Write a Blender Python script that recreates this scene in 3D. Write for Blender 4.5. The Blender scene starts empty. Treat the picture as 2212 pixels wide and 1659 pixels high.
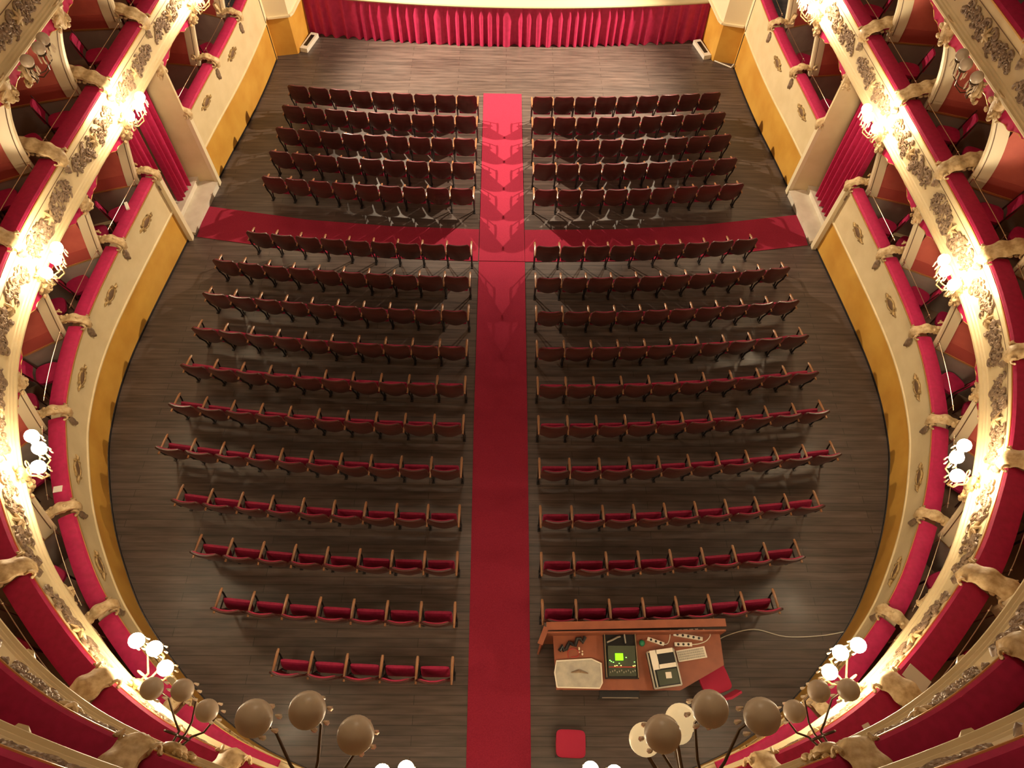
import bpy, math, random
from mathutils import Vector, Matrix, Euler
random.seed(7)
SC = bpy.context.scene
COL = SC.collection
PI = math.pi
R = math.radians
# ------------------------------------------------------------------ helpers
class MB:
    """collects shapes into one mesh"""
    def __init__(s): s.v = []; s.f = []
    def add(s, vs, fs):
        n = len(s.v); s.v += [Vector(p) for p in vs]; s.f += [tuple(i+n for i in f) for f in fs]; return s
    def quad(s, a, b, c, d): return s.add([a, b, c, d], [(0, 1, 2, 3)])
    def box(s, c, size, m=None):
        x, y, z = size[0]/2, size[1]/2, size[2]/2
        vs = [Vector((i*x, j*y, k*z)) for i in (-1, 1) for j in (-1, 1) for k in (-1, 1)]
        if m is not None: vs = [m @ p for p in vs]
        vs = [p + Vector(c) for p in vs]
        return s.add(vs, [(0, 1, 3, 2), (4, 6, 7, 5), (0, 4, 5, 1), (2, 3, 7, 6), (0, 2, 6, 4), (1, 5, 7, 3)])
    def bar(s, a, b, w, h, up=(0, 0, 1)):
        a = Vector(a); b = Vector(b); d = (b-a).normalized(); up = Vector(up)
        if abs(d.dot(up)) > .98: up = Vector((0, 1, 0))
        x = d.cross(up).normalized(); y = x.cross(d)
        vs = [p + x*i*w/2 + y*j*h/2 for p in (a, b) for i, j in ((-1, -1), (1, -1), (1, 1), (-1, 1))]
        return s.add(vs, [(3, 2, 1, 0), (4, 5, 6, 7)] + [(i, (i+1) % 4, 4+(i+1) % 4, 4+i) for i in range(4)])
    def tube(s, pts, r, n=8, cap=True):
        pts = [Vector(p) for p in pts]; k = len(pts)
        rs = r if isinstance(r, (list, tuple)) else [r]*k
        vs = []; prev = None
        for i, p in enumerate(pts):
            d = (pts[min(i+1, k-1)] - pts[max(i-1, 0)])
            d = d.normalized() if d.length > 1e-9 else Vector((0, 0, 1))
            if prev is None:
                u = Vector((0, 0, 1)) if abs(d.z) < .9 else Vector((1, 0, 0))
            else: u = prev
            x = u - d*u.dot(d)
            x = x.normalized() if x.length > 1e-6 else d.orthogonal().normalized()
            prev = x; y = d.cross(x)
            vs += [p + (x*math.cos(2*PI*j/n) + y*math.sin(2*PI*j/n))*rs[i] for j in range(n)]
        fs = [(i*n+j, i*n+(j+1) % n, (i+1)*n+(j+1) % n, (i+1)*n+j) for i in range(k-1) for j in range(n)]
        if cap: fs += [tuple(range(n-1, -1, -1)), tuple((k-1)*n+j for j in range(n))]
        return s.add(vs, fs)
    def ball(s, c, r, n=12, m=8):
        rr = r if isinstance(r, (list, tuple)) else (r, r, r)
        c = Vector(c); vs = [c + Vector((0, 0, rr[2]))]
        for i in range(1, m):
            a = PI*i/m
            vs += [c + Vector((rr[0]*math.sin(a)*math.cos(2*PI*j/n), rr[1]*math.sin(a)*math.sin(2*PI*j/n), rr[2]*math.cos(a))) for j in range(n)]
        vs.append(c - Vector((0, 0, rr[2])))
        fs = [(0, 1+j, 1+(j+1) % n) for j in range(n)]
        for i in range(m-2):
            fs += [(1+i*n+j, 1+(i+1)*n+j, 1+(i+1)*n+(j+1) % n, 1+i*n+(j+1) % n) for j in range(n)]
        L = len(vs)-1; b = 1+(m-2)*n
        fs += [(L, b+(j+1) % n, b+j) for j in range(n)]
        return s.add(vs, fs)
    def grid(s, rows, closed=False):
        """rows: list of equal-length vertex rows"""
        n = len(rows[0]); vs = [p for r in rows for p in r]
        fs = [(i*n+j, i*n+j+1, (i+1)*n+j+1, (i+1)*n+j) for i in range(len(rows)-1) for j in range(n-1)]
        if closed: fs += [(i*n+n-1, i*n, (i+1)*n, (i+1)*n+n-1) for i in range(len(rows)-1)]
        return s.add(vs, fs)
    def loft(s, rings):
        """closed rings with caps"""
        n = len(rings[0]); k = len(rings)
        s.grid(rings, True)
        base = len(s.v) - n*k
        s.f.append(tuple(base+i for i in range(n-1, -1, -1))); s.f.append(tuple(base+(k-1)*n+i for i in range(n)))
        return s
    def prism(s, poly, z0, z1):
        n = len(poly)
        vs = [Vector((p[0], p[1], z0)) for p in poly] + [Vector((p[0], p[1], z1)) for p in poly]
        return s.add(vs, [tuple(range(n-1, -1, -1)), tuple(range(n, 2*n))] + [(i, (i+1) % n, n+(i+1) % n, n+i) for i in range(n)])
    def xf(s, m):
        s.v = [m @ p for p in s.v]; return s
    def mesh(s, name, mat, smooth=False, origin=None):
        me = bpy.data.meshes.new(name)
        o = Vector(origin) if origin is not None else Vector((0, 0, 0))
        me.from_pydata([tuple(p-o) for p in s.v], [], s.f); me.update()
        import bmesh
        b = bmesh.new(); b.from_mesh(me); bmesh.ops.recalc_face_normals(b, faces=b.faces[:]); b.to_mesh(me); b.free()
        if mat: me.materials.append(mat)
        if smooth:
            for p in me.polygons: p.use_smooth = True
            try: me.set_sharp_from_angle(angle=R(40))
            except Exception: pass
        return me

def tag(o, label=None, cat=None, group=None, kind=None):
    if label: o['label'] = label
    if cat: o['category'] = cat
    if group: o['group'] = group
    if kind: o['kind'] = kind
    return o
def put(name, me, parent=None, loc=None, rot=None, scale=None):
    o = bpy.data.objects.new(name, me); COL.objects.link(o)
    if parent is not None: o.parent = parent
    if loc is not None: o.location = loc
    if rot is not None: o.rotation_euler = rot
    if scale is not None: o.scale = scale
    return o
def obj(name, mb, mat, parent=None, smooth=False, origin=None):
    """mesh from world coordinates; origin = where the object sits"""
    if parent is not None and origin is None: origin = parent.location if parent.type == 'EMPTY' or True else None
    me = mb.mesh(name, mat, smooth, origin)
    o = bpy.data.objects.new(name, me); COL.objects.link(o)
    if parent is not None: o.parent = parent
    elif origin is not None: o.location = origin
    return o
def empty(name, loc, rotz=0, rx=0):
    o = bpy.data.objects.new(name, None); o.empty_display_size = .1; COL.objects.link(o)
    o.location = loc; o.rotation_euler = (rx, 0, rotz); return o
def struct(o, label=None): o['kind'] = 'structure'; return tag(o, label)

ORD = 'zeroth first second third fourth fifth sixth seventh eighth ninth tenth eleventh twelfth thirteenth fourteenth fifteenth sixteenth'.split()

# ------------------------------------------------------------------ materials
def lin(r, g, b):
    f = lambda c: (c/255/12.92 if c/255 <= .04045 else ((c/255+.055)/1.055)**2.4)
    return (f(r), f(g), f(b), 1)
def mat(name, col, rough=.6, metal=0., spec=.5, noise=None, sheen=0., coat=0., bump=0., emis=None, es=0.):
    m = bpy.data.materials.new(name); m.use_nodes = True; nt = m.node_tree; b = nt.nodes['Principled BSDF']
    c = tuple(col) + ((1,) if len(col) == 3 else ())
    b.inputs['Base Color'].default_value = c
    b.inputs['Roughness'].default_value = rough; b.inputs['Metallic'].default_value = metal
    b.inputs['Specular IOR Level'].default_value = spec
    if sheen: b.inputs['Sheen Weight'].default_value = sheen; b.inputs['Sheen Tint'].default_value = (c[0], c[1]*.6, c[2]*.8, 1)
    if coat: b.inputs['Coat Weight'].default_value = coat; b.inputs['Coat Roughness'].default_value = .15
    if emis: b.inputs['Emission Color'].default_value = tuple(emis)+(1,); b.inputs['Emission Strength'].default_value = es
    if noise:
        col2, scale, detail = noise[:3]; stretch = noise[3] if len(noise) > 3 else (1, 1, 1)
        tc = nt.nodes.new('ShaderNodeTexCoord'); mp = nt.nodes.new('ShaderNodeMapping'); mp.inputs['Scale'].default_value = stretch
        nz = nt.nodes.new('ShaderNodeTexNoise'); nz.inputs['Scale'].default_value = scale; nz.inputs['Detail'].default_value = detail
        rp = nt.nodes.new('ShaderNodeValToRGB'); rp.color_ramp.elements[0].position = .35; rp.color_ramp.elements[1].position = .68
        rp.color_ramp.elements[0].color = c; rp.color_ramp.elements[1].color = tuple(col2) + ((1,) if len(col2) == 3 else ())
        geo = nt.nodes.new('ShaderNodeNewGeometry')
        nt.links.new(geo.outputs['Position'], mp.inputs['Vector']); nt.links.new(mp.outputs['Vector'], nz.inputs['Vector'])
        nt.links.new(nz.outputs['Fac'], rp.inputs['Fac']); nt.links.new(rp.outputs['Color'], b.inputs['Base Color'])
        if bump:
            bp = nt.nodes.new('ShaderNodeBump'); bp.inputs['Strength'].default_value = bump; bp.inputs['Distance'].default_value = .01
            nt.links.new(nz.outputs['Fac'], bp.inputs['Height']); nt.links.new(bp.outputs['Normal'], b.inputs['Normal'])
    return m
M = {}
M['velvet'] = mat('crimson velvet', (.47, .009, .085), .75, noise=((.38, .006, .065), 14, 4), sheen=.35)
M['carpet'] = mat('red carpet', (.31, .024, .054), .95, noise=((.25, .018, .042), 60, 6), spec=.1)
M['cream'] = mat('cream paint', (.70, .57, .34), .5, noise=((.64, .51, .29), 3, 5))
M['cream_light'] = mat('pale cream paint', (.74, .63, .42), .45)
M['gilt'] = mat('aged gilding', (.52, .36, .15), .42, .35, noise=((.26, .16, .07), 22, 5), bump=.4)
M['relief'] = mat('dull gilded stucco', (.30, .205, .125), .55, .15, noise=((.17, .11, .075), 18, 5), bump=.4)
M['carved'] = mat('carved cream stucco', (.66, .50, .28), .5, noise=((.42, .27, .12), 16, 5), bump=.5)
M['ochre'] = mat('ochre marbled paint', (.60, .33, .055), .5, noise=((.50, .24, .032), 1.6, 8), bump=.05)
M['damask'] = mat('red box lining', (.58, .13, .095), .7, noise=((.48, .095, .07), 3, 5))
M['grey_dado'] = mat('grey painted dado', (.40, .33, .28), .55, noise=((.34, .28, .24), 4, 4))
M['lower_damask'] = mat('red dado', (.44, .075, .06), .6)
M['box_floor'] = mat('grey box floor', (.30, .20, .13), .6, noise=((.22, .14, .09), 5, 4))
M['gold_line'] = mat('gold edging', (.75, .47, .16), .3, .6)
M['brass'] = mat('polished brass', (.70, .58, .40), .3, 1.)
M['dark_iron'] = mat('dark iron', (.03, .025, .025), .4, .6)
M['groove'] = mat('brown groove', (.16, .09, .045), .6)
M['mahogany'] = mat('dark mahogany', (.075, .017, .014), .34, coat=.3, noise=((.048, .012, .010), 5, 6, (1, 1, 8)))
M['arm_wood'] = mat('polished beech', (.31, .145, .070), .22, coat=.5)
M['seat_velvet'] = mat('red seat velvet', (.36, .009, .062), .75, noise=((.28, .006, .048), 25, 3), sheen=.3)
M['stage_cloth'] = mat('red stage cloth', (.44, .016, .085), .7, noise=((.36, .010, .065), 9, 3), sheen=.35)
M['white_step'] = mat('pale marble', (.72, .66, .54), .35, noise=((.62, .55, .44), 4, 6))
M['globe_off'] = mat('opal glass unlit', (.62, .52, .40), .35, spec=.4)
M['globe_cream'] = mat('cream opal glass', (.72, .58, .34), .35, spec=.4, emis=(1, .72, .36), es=.28)  # faint emission painted in for light caught from the lit lamps below
M['globe_on'] = mat('opal glass lit', (.9, .85, .75), .4, emis=(1, .80, .52), es=78)
M['crystal'] = mat('crystal drops', (.75, .62, .45), .1, spec=.8)
M['bronze'] = mat('dark bronze', (.10, .06, .035), .35, .7)
M['desk'] = mat('terracotta desk board', (.27, .080, .040), .5, noise=((.22, .064, .033), 6, 4))
M['console_green'] = mat('dark lighting desk', (.045, .055, .035), .4)
M['black'] = mat('black plastic', (.012, .012, .014), .4)
M['lcd'] = mat('lit screen', (.1, .5, .0), .3, emis=(.22, 1, .01), es=1.1)
M['led_green'] = mat('lit green key', (.1, .5, .05), .3, emis=(.3, 1, .15), es=1.6)
M['led_amber'] = mat('lit amber key', (.5, .4, .05), .3, emis=(1, .75, .15), es=1.6)
M['white'] = mat('white plastic', (.72, .68, .60), .45)
M['paper'] = mat('paper', (.80, .74, .64), .7)
M['grey_sheet'] = mat('grey printed sheet', (.46, .43, .36), .6, noise=((.34, .32, .28), 9, 6))
M['case_metal'] = mat('aluminium case edge', (.6, .58, .52), .3, .8)
M['green'] = mat('green plastic', (.01, .18, .09), .4)
M['red_cable'] = mat('red cable', (.4, .03, .03), .5)
M['white_metal'] = mat('white enamel', (.68, .64, .55), .4)
M['tan'] = mat('tan painted edge', (.46, .36, .21), .55)
M['plaster'] = mat('dim plaster', (.50, .42, .30), .8)
M['magenta'] = mat('magenta upholstery', (.36, .008, .045), .8)
def floor_mat():
    m = bpy.data.materials.new('dark floor boards'); m.use_nodes = True; nt = m.node_tree; b = nt.nodes['Principled BSDF']; N = nt.nodes.new; L = nt.links.new
    geo = N('ShaderNodeNewGeometry')
    br = N('ShaderNodeTexBrick'); br.inputs['Scale'].default_value = 1; br.inputs['Brick Width'].default_value = 2.6; br.inputs['Row Height'].default_value = .14
    br.inputs['Mortar Size'].default_value = .004; br.inputs['Color1'].default_value = (.094, .066, .057, 1); br.inputs['Color2'].default_value = (.070, .050, .044, 1); br.inputs['Mortar'].default_value = (.02, .014, .012, 1)
    L(geo.outputs['Position'], br.inputs['Vector'])
    mp = N('ShaderNodeMapping'); mp.inputs['Scale'].default_value = (.6, 7, 1); L(geo.outputs['Position'], mp.inputs['Vector'])
    nz = N('ShaderNodeTexNoise'); nz.inputs['Scale'].default_value = 2.5; nz.inputs['Detail'].default_value = 7; L(mp.outputs['Vector'], nz.inputs['Vector'])
    n2 = N('ShaderNodeTexNoise'); n2.inputs['Scale'].default_value = .9; n2.inputs['Detail'].default_value = 5; L(geo.outputs['Position'], n2.inputs['Vector'])
    rp = N('ShaderNodeMapRange'); rp.inputs['From Min'].default_value = .3; rp.inputs['From Max'].default_value = .7; rp.inputs['To Min'].default_value = .62; rp.inputs['To Max'].default_value = 1.35
    L(nz.outputs['Fac'], rp.inputs['Value'])
    mx = N('ShaderNodeMix'); mx.data_type = 'RGBA'; mx.blend_type = 'MULTIPLY'; mx.inputs['Factor'].default_value = 1
    cc = N('ShaderNodeCombineColor'); [L(rp.outputs['Result'], cc.inputs[i]) for i in range(3)]
    L(br.outputs['Color'], mx.inputs['A']); L(cc.outputs['Color'], mx.inputs['B'])
    L(mx.outputs['Result'], b.inputs['Base Color'])
    r2 = N('ShaderNodeMapRange'); r2.inputs['From Min'].default_value = .3; r2.inputs['From Max'].default_value = .7; r2.inputs['To Min'].default_value = .31; r2.inputs['To Max'].default_value = .5
    L(n2.outputs['Fac'], r2.inputs['Value']); L(r2.outputs['Result'], b.inputs['Roughness'])
    bp = N('ShaderNodeBump'); bp.inputs['Strength'].default_value = .15; bp.inputs['Distance'].default_value = .01; L(nz.outputs['Fac'], bp.inputs['Height']); L(bp.outputs['Normal'], b.inputs['Normal'])
    return m
M['floor'] = floor_mat()

# ------------------------------------------------------------------ the plan: a horseshoe, metres; camera end at y=0, stage at y=18
CAMZ = 11.754
TILT = R(3.0)                       # the stalls floor falls towards the stage
def fz(y): return -math.tan(TILT)*y
PLAN = [(-6.30, 18.0), (-6.33, 17.45), (-6.37, 16.6), (-6.46, 15.5), (-6.58, 14.5), (-6.70, 13.7), (-6.85, 12.5), (-6.98, 11.4), (-7.08, 10.5), (-7.21, 9.4), (-7.31, 8.5), (-7.39, 7.6), (-7.40, 6.8), (-7.34, 6.1), (-7.23, 5.45), (-7.07, 4.95), (-6.85, 4.35), (-6.55, 3.7), (-6.2, 3.1), (-5.8, 2.5), (-5.3, 1.95), (-4.75, 1.42), (-4.2, .97), (-3.6, .60), (-3.1, .38), (-2.5, .17), (-1.8, -.03), (-1, -.2), (0, -.27), (1, -.2)]
def _spline():
    P = [Vector(p) for p in PLAN]; out = []
    for i in range(1, len(P)-2):
        a, b, c, d = P[i-1], P[i], P[i+1], P[i+2]
        for j in range(8):
            t = j/8
            out.append(.5*((2*b)+(c-a)*t+(2*a-5*b+4*c-d)*t*t+(3*b-a-3*c+d)*t**3))
    out.append(P[-2])
    # light smoothing keeps the curve fair
    for _ in range(12):
        out = [out[0]] + [(out[i-1]+out[i]*2+out[i+1])/4 for i in range(1, len(out)-1)] + [out[-1]]
    return out
CUR = _spline()
CUM = [0.]
for i in range(1, len(CUR)): CUM.append(CUM[-1] + (CUR[i]-CUR[i-1]).length)
TOT = CUM[-1]
def plan_at(s):
    """position and outward normal on the left half at arc length s from the stage; s beyond the apex runs up the right half"""
    if s > TOT:
        p, n = plan_at(2*TOT-s); return Vector((-p.x, p.y)), Vector((-n.x, n.y))
    s = max(0., s)
    lo, hi = 0, len(CUM)-1
    while hi-lo > 1:
        m = (lo+hi)//2
        if CUM[m] <= s: lo = m
        else: hi = m
    t = (s-CUM[lo])/(CUM[hi]-CUM[lo]); p = CUR[lo].lerp(CUR[hi], t)
    def tan(i):
        a, b = CUR[max(i-1, 0)], CUR[min(i+1, len(CUR)-1)]; return (b-a).normalized()
    d = tan(lo).lerp(tan(hi), t).normalized()
    if lo >= len(CUM)-2: d = Vector((1, 0)).lerp(d, max(0, 1-t))
    return p, Vector((d.y, -d.x))
def W(s, off, z, side=-1):
    p, n = plan_at(s); q = p + n*off
    return Vector((q.x if side < 0 else -q.x, q.y, z))
def srange(a, b, step=.16):
    n = max(1, int(math.ceil((b-a)/step))); return [a+(b-a)*i/n for i in range(n+1)]
def sweep(prof, s0, s1, side=-1, step=.16, closed=False, zf=None):
    """profile [(off, z)] carried along the plan; zf(z, y) may bend z"""
    m = MB(); rows = []
    for s in srange(s0, s1, step):
        r = []
        for off, z in prof:
            p = W(s, off, z, side)
            if zf: p.z = zf(z, p.y)
            r.append(p)
        rows.append(r)
    if closed: m.loft(rows)
    else: m.grid(rows)
    return m
# dividers between boxes, from the stage
D = [0., 1.50, 3.22, 4.96, 6.80, 8.60, 10.40, 12.20, 13.96, 15.74, 17.50, 19.22, 20.95]
OFFS = TOT - 22.02
D = [d + OFFS*d/22.02 for d in D]
TIER = {1: dict(floor=.45, low=.45, top=1.30), 2: dict(floor=2.74, low=2.64, top=3.42), 3: dict(floor=5.03, low=4.93, top=5.66), 4: dict(floor=7.33, low=7.23, top=7.95)}
CEIL = {1: 2.62, 2: 4.91, 3: 7.21, 4: 9.5}
NAME = {1: 'lowest', 2: 'second', 3: 'third', 4: 'fourth'}
SIDE = {-1: 'left', 1: 'right'}
BS = D[3]+.02; BE = D[4]-.02         # the entrance bay on the lowest tier

# ------------------------------------------------------------------ floor, carpets
fl = MB(); fl.quad((-8.9, -3.5, fz(-3.5)), (8.9, -3.5, fz(-3.5)), (8.9, 21, fz(21)), (-8.9, 21, fz(21)))
struct(obj('floor', fl, M['floor']))
def carpet(name, corners, label):
    m = MB(); t = .012
    # corners: left rail and right rail of points, same count
    a, b = corners
    rows = [[Vector((p[0], p[1], fz(p[1])+t)), Vector((q[0], q[1], fz(q[1])+t))] for p, q in zip(a, b)]
    m.grid(rows)
    edge = [r[0] for r in rows] + [r[1] for r in reversed(rows)]
    low = [Vector((p.x, p.y, p.z-t-.002)) for p in edge]
    n = len(edge); m.add(edge+low, [(i, (i+1) % n, n+(i+1) % n, n+i) for i in range(n)])
    return tag(obj(name, m, M['carpet'], origin=(sum(p.x for p in edge)/n, sum(p.y for p in edge)/n, edge[0].z)), label, 'carpet')
carpet('carpet_runner', ([(-.595, 16.13), (-.575, 13.4), (-.555, 10.16)], [(.415, 16.13), (.435, 13.4), (.46, 10.16)]), 'short red carpet runner between the front seat rows, ending before the stage')
carpet('carpet_runner', ([(-.555, 10.14), (-.54, 6), (-.50, 3), (-.465, -.2)], [(.46, 10.14), (.48, 6), (.48, 3), (.475, -.2)]), 'long red carpet runner down the middle aisle between the rear seat rows')
for sd in (-1, 1):
    xs = [.575 if sd < 0 else .465, 2.5, 4.5, 6.9]; off = [0, .05, .2, .55]
    carpet('carpet_runner', ([(sd*x, 10.15+.62*o/.55+.0) for x, o in zip(xs, off)], [(sd*x, 11.12+.62*o/.55) for x, o in zip(xs, off)]),
           'red cross aisle carpet leading to the %s entrance steps' % SIDE[sd])

# ------------------------------------------------------------------ walls of the stalls and the lowest tier
def zo(y): return .66-.029*y         # top of the ochre dado
def cream_prof(s0, s1, sd):
    m = MB(); rows = []
    for s in srange(s0, s1):
        p = W(s, 0, 0, sd); y = p.y; t = zo(y)
        pts = [(.0, t-.03), (-.022, t-.005), (-.022, t+.02), (-.004, t+.035), (-.004, 1.20), (-.03, 1.225), (-.03, 1.275), (.0, 1.29), (.19, 1.29), (.19, .45)]
        rows.append([W(s, o, z, sd) for o, z in pts])
    m.grid(rows); return m
for sd in (-1, 1):
    for (a, b) in ((0, BS), (BE, TOT)):
        m = MB(); rows = []
        for s in srange(a, b):
            y = W(s, 0, 0, sd).y
            rows.append([W(s, .0, fz(y)-.05, sd), W(s, .0, zo(y)-.02, sd), W(s, .16, zo(y)-.02, sd), W(s, .16, fz(y)-.05, sd)])
        m.grid(rows)
        if a > 0: m.quad(rows[0][0], rows[0][1], rows[0][2], rows[0][3])
        else: m.quad(rows[-1][0], rows[-1][1], rows[-1][2], rows[-1][3])
        struct(obj('wall_%s_lower' % SIDE[sd], m, M['ochre'], origin=rows[0][0]))
        m = MB(); rows = []
        for s in srange(a, b):
            y = W(s, 0, 0, sd).y
            rows.append([W(s, -.012, fz(y)-.01, sd), W(s, -.012, fz(y)+.045, sd), W(s, .01, fz(y)+.05, sd)])
        m.grid(rows); struct(obj('baseboard_%s' % SIDE[sd], m, M['dark_iron'], origin=rows[0][0]))
        struct(obj('wall_%s_parapet' % SIDE[sd], cream_prof(a, b, sd), M['cream'], smooth=False))
# upper tiers: slab, parapet, back wall, ceiling
FPROF = {}
for k in (2, 3, 4):
    lo, tp = TIER[k]['low'], TIER[k]['top']
    FPROF[k] = [(.30, lo), (.10, lo), (.10, lo-.03), (-.03, lo-.03), (-.05, lo), (-.05, lo+.03), (-.02, lo+.045), (-.02, lo+.075), (.0, lo+.09), (.0, lo+.12), (.015, lo+.135), (.015, tp-.17), (.002, tp-.165), (.002, tp-.075), (-.03, tp-.05), (-.03, tp-.01), (0, tp), (.25, tp), (.25, lo+.1)]
    m = sweep(FPROF[k], 0, 2*TOT)
    o = struct(obj('wall_parapet_tier', m, M['cream'], origin=W(TOT, 0, lo)))
    ln = sweep([(.252, tp-.002), (.262, tp-.03), (.262, lo+.1)], 0, 2*TOT, step=.3); struct(obj('wall_parapet_lining', ln, M['lower_damask']))
    g = sweep([(-.001, tp-.178), (-.001, tp-.166), (.0, tp-.164)], 0, 2*TOT)
    struct(obj('trim_1', g, M['groove'], o, origin=W(TOT, 0, lo)))
    m = sweep([(.08, lo+.005), (2.3, lo+.005), (2.3, lo+.1), (.08, lo+.1)], 0, 2*TOT, step=.4)
    struct(obj('ceiling_under_tier', m, M['plaster']))
for k in (1, 2, 3, 4):
    f, c = TIER[k]['floor'], CEIL[k]
    for (a, b) in (((0, BS), (BE, 2*TOT-BE), (2*TOT-BS, 2*TOT)) if k == 1 else ((0, 2*TOT),)):
        m = sweep([(.25, f+.002), (2.2, f+.002)], a, b, step=.3)
        if k == 1:
            m2 = sweep([(.25, f-.05), (2.2, f-.05)], a, b, step=.3); m.add(m2.v, m2.f)
        struct(obj('floor_boxes', m, M['box_floor']))
    m = sweep([(2.1, f-.2 if k > 1 else -1.2), (2.1, c+.05), (2.25, c+.05), (2.25, f-.2 if k > 1 else -1.2)], 0, 2*TOT, step=.4)
    struct(obj('wall_box_back', m, M['damask']))
# upper shell of the auditorium
m = sweep([(0.4, 9.5), (.4, 14.5)], 0, 2*TOT, step=.5); struct(obj('wall_upper', m, M['plaster']))
m = MB(); m.quad((-9, -3, 14.5), (9, -3, 14.5), (9, 20, 14.5), (-9, 20, 14.5)); struct(obj('ceiling', m, M['plaster']))
m = sweep([(0.0, 9.5), (2.3, 9.5)], 0, 2*TOT, step=.5); struct(obj('ceiling_top_gallery', m, M['plaster']))

# ------------------------------------------------------------------ stage end
def stage_y(x): return 18.43+.42*(abs(x)/5.65)**2
def wallstrip(pts, z0f, z1f, th=.0):
    m = MB(); rows = [[Vector((x, y, z0f(y))), Vector((x, y, z1f(y)))] for x, y in pts]; m.grid(rows); return m
for sd in (-1, 1):
    pier = [(sd*6.31, 17.46), (sd*6.36, 17.66), (sd*5.80, 17.78), (sd*5.74, 17.9), (sd*5.60, 18.9), (sd*5.60, 19.6)]
    struct(obj('wall_%s_pier' % SIDE[sd], wallstrip(pier, lambda y: fz(y)-.05, lambda y: .21), M['ochre']))
    struct(obj('wall_%s_pier_upper' % SIDE[sd], wallstrip([(x-sd*.03*(i > 0), y-.015) for i, (x, y) in enumerate(pier)], lambda y: .21, lambda y: 9.), M['cream_light']))
    m = MB(); pp = [Vector((x-sd*.05*(i > 0), y-.03, 0)) for i, (x, y) in enumerate(pier)]
    for a, b in zip(pp[1:], pp[2:]): m.bar(a+Vector((0, 0, .21)), b+Vector((0, 0, .21)), .07, .05)
    struct(obj('trim_2', m, M['cream_light']))
m = MB(); N = 40
top = [Vector((x, stage_y(x)-.06, .13)) for x in [-5.66+11.32*i/N for i in range(N+1)]]
m.grid([[p+Vector((0, .30, .06)) for p in top], [p+Vector((0, 0, .06)) for p in top], [p+Vector((0, -.02, .03)) for p in top], [p+Vector((0, 0, -.01)) for p in top], [p+Vector((0, .1, -.02)) for p in top]])
struct(obj('trim_3', m, M['tan']))
m = MB(); m.grid([[p+Vector((0, .28, .055)) for p in top], [Vector((p.x, 21, .185)) for p in top]]); struct(obj('floor_stage', m, M['floor']))
m = MB(); m.grid([[p+Vector((0, .22, .05)) for p in top], [p+Vector((0, .22, -1.2)) for p in top]]); struct(obj('wall_stage_front', m, M['dark_iron']))
m = MB(); m.quad((-6.5, 21, -1.2), (6.5, 21, -1.2), (6.5, 21, 14.5), (-6.5, 21, 14.5)); struct(obj('wall_stage_back', m, M['dark_iron']))
# pleated cloth
m = MB(); rng = random.Random(3); rows = []
n = 900; ph = 0; xs = [-5.64+11.28*i/n for i in range(n+1)]; fold = []
fr = 30.
for i, x in enumerate(xs):
    if i % 12 == 0: fr = 11+rng.random()*24
    ph += fr*11.28/n; fold.append(ph)
zs = [0, .15, .4, .7, 1.0]
for t in zs:
    r = []
    for x, p in zip(xs, fold):
        y0 = stage_y(x); zb = fz(y0)+.012; zt = .155
        amp = .026+.040*t + .012*t*math.sin(p*.31+2)
        r.append(Vector((x+.012*t*math.sin(p*.5), y0-.03+amp*math.sin(p)-.07*t, zt+(zb-zt)*t)))
    rows.append(r)
m.grid(rows)
tag(obj('stage_curtain', m, M['stage_cloth'], smooth=True, origin=(0, 18.4, -.95)), 'long pleated red cloth hung along the front of the stage', 'curtain')
# white convector grilles at the stage corners
for sd in (-1, 1):
    a = Vector((sd*5.64, 17.86, fz(17.86))); b = Vector((sd*5.44, 19.0 if sd < 0 else 18.72, fz(18.9)))
    b = Vector((sd*5.44, 18.62, fz(18.62)))
    e = empty('floor_heater', (a+b)/2)
    d = (b-a).normalized(); side = Vector((d.y, -d.x, 0))
    m = MB(); m.bar(a+Vector((0, 0, .06)), b+Vector((0, 0, .06)), .21, .12)
    obj('casing', m, M['white_metal'], e)
    m = MB()
    m.bar(a+d*.14+Vector((0, 0, .122)), b-d*.12+Vector((0, 0, .124)), .10, .014)
    obj('air_slot', m, M['dark_iron'], e)
    tag(e, 'long white floor heater with dark slot at the %s stage corner' % SIDE[sd], 'heater', 'heaters beside the stage cloth')
# conduit pipe at the right corner
m = MB(); m.tube([(5.82, 17.72, fz(17.7)+.05), (6.05, 17.58, fz(17.6)+.04), (6.24, 17.42, fz(17.4)+.05), (6.27, 17.38, fz(17.4)+.18)], .018, 6)
tag(obj('cable_conduit', m, M['white_metal'], smooth=True, origin=(6, 17.6, fz(17.6))), 'thin pale conduit along the floor at the right stage pier', 'conduit')

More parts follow.
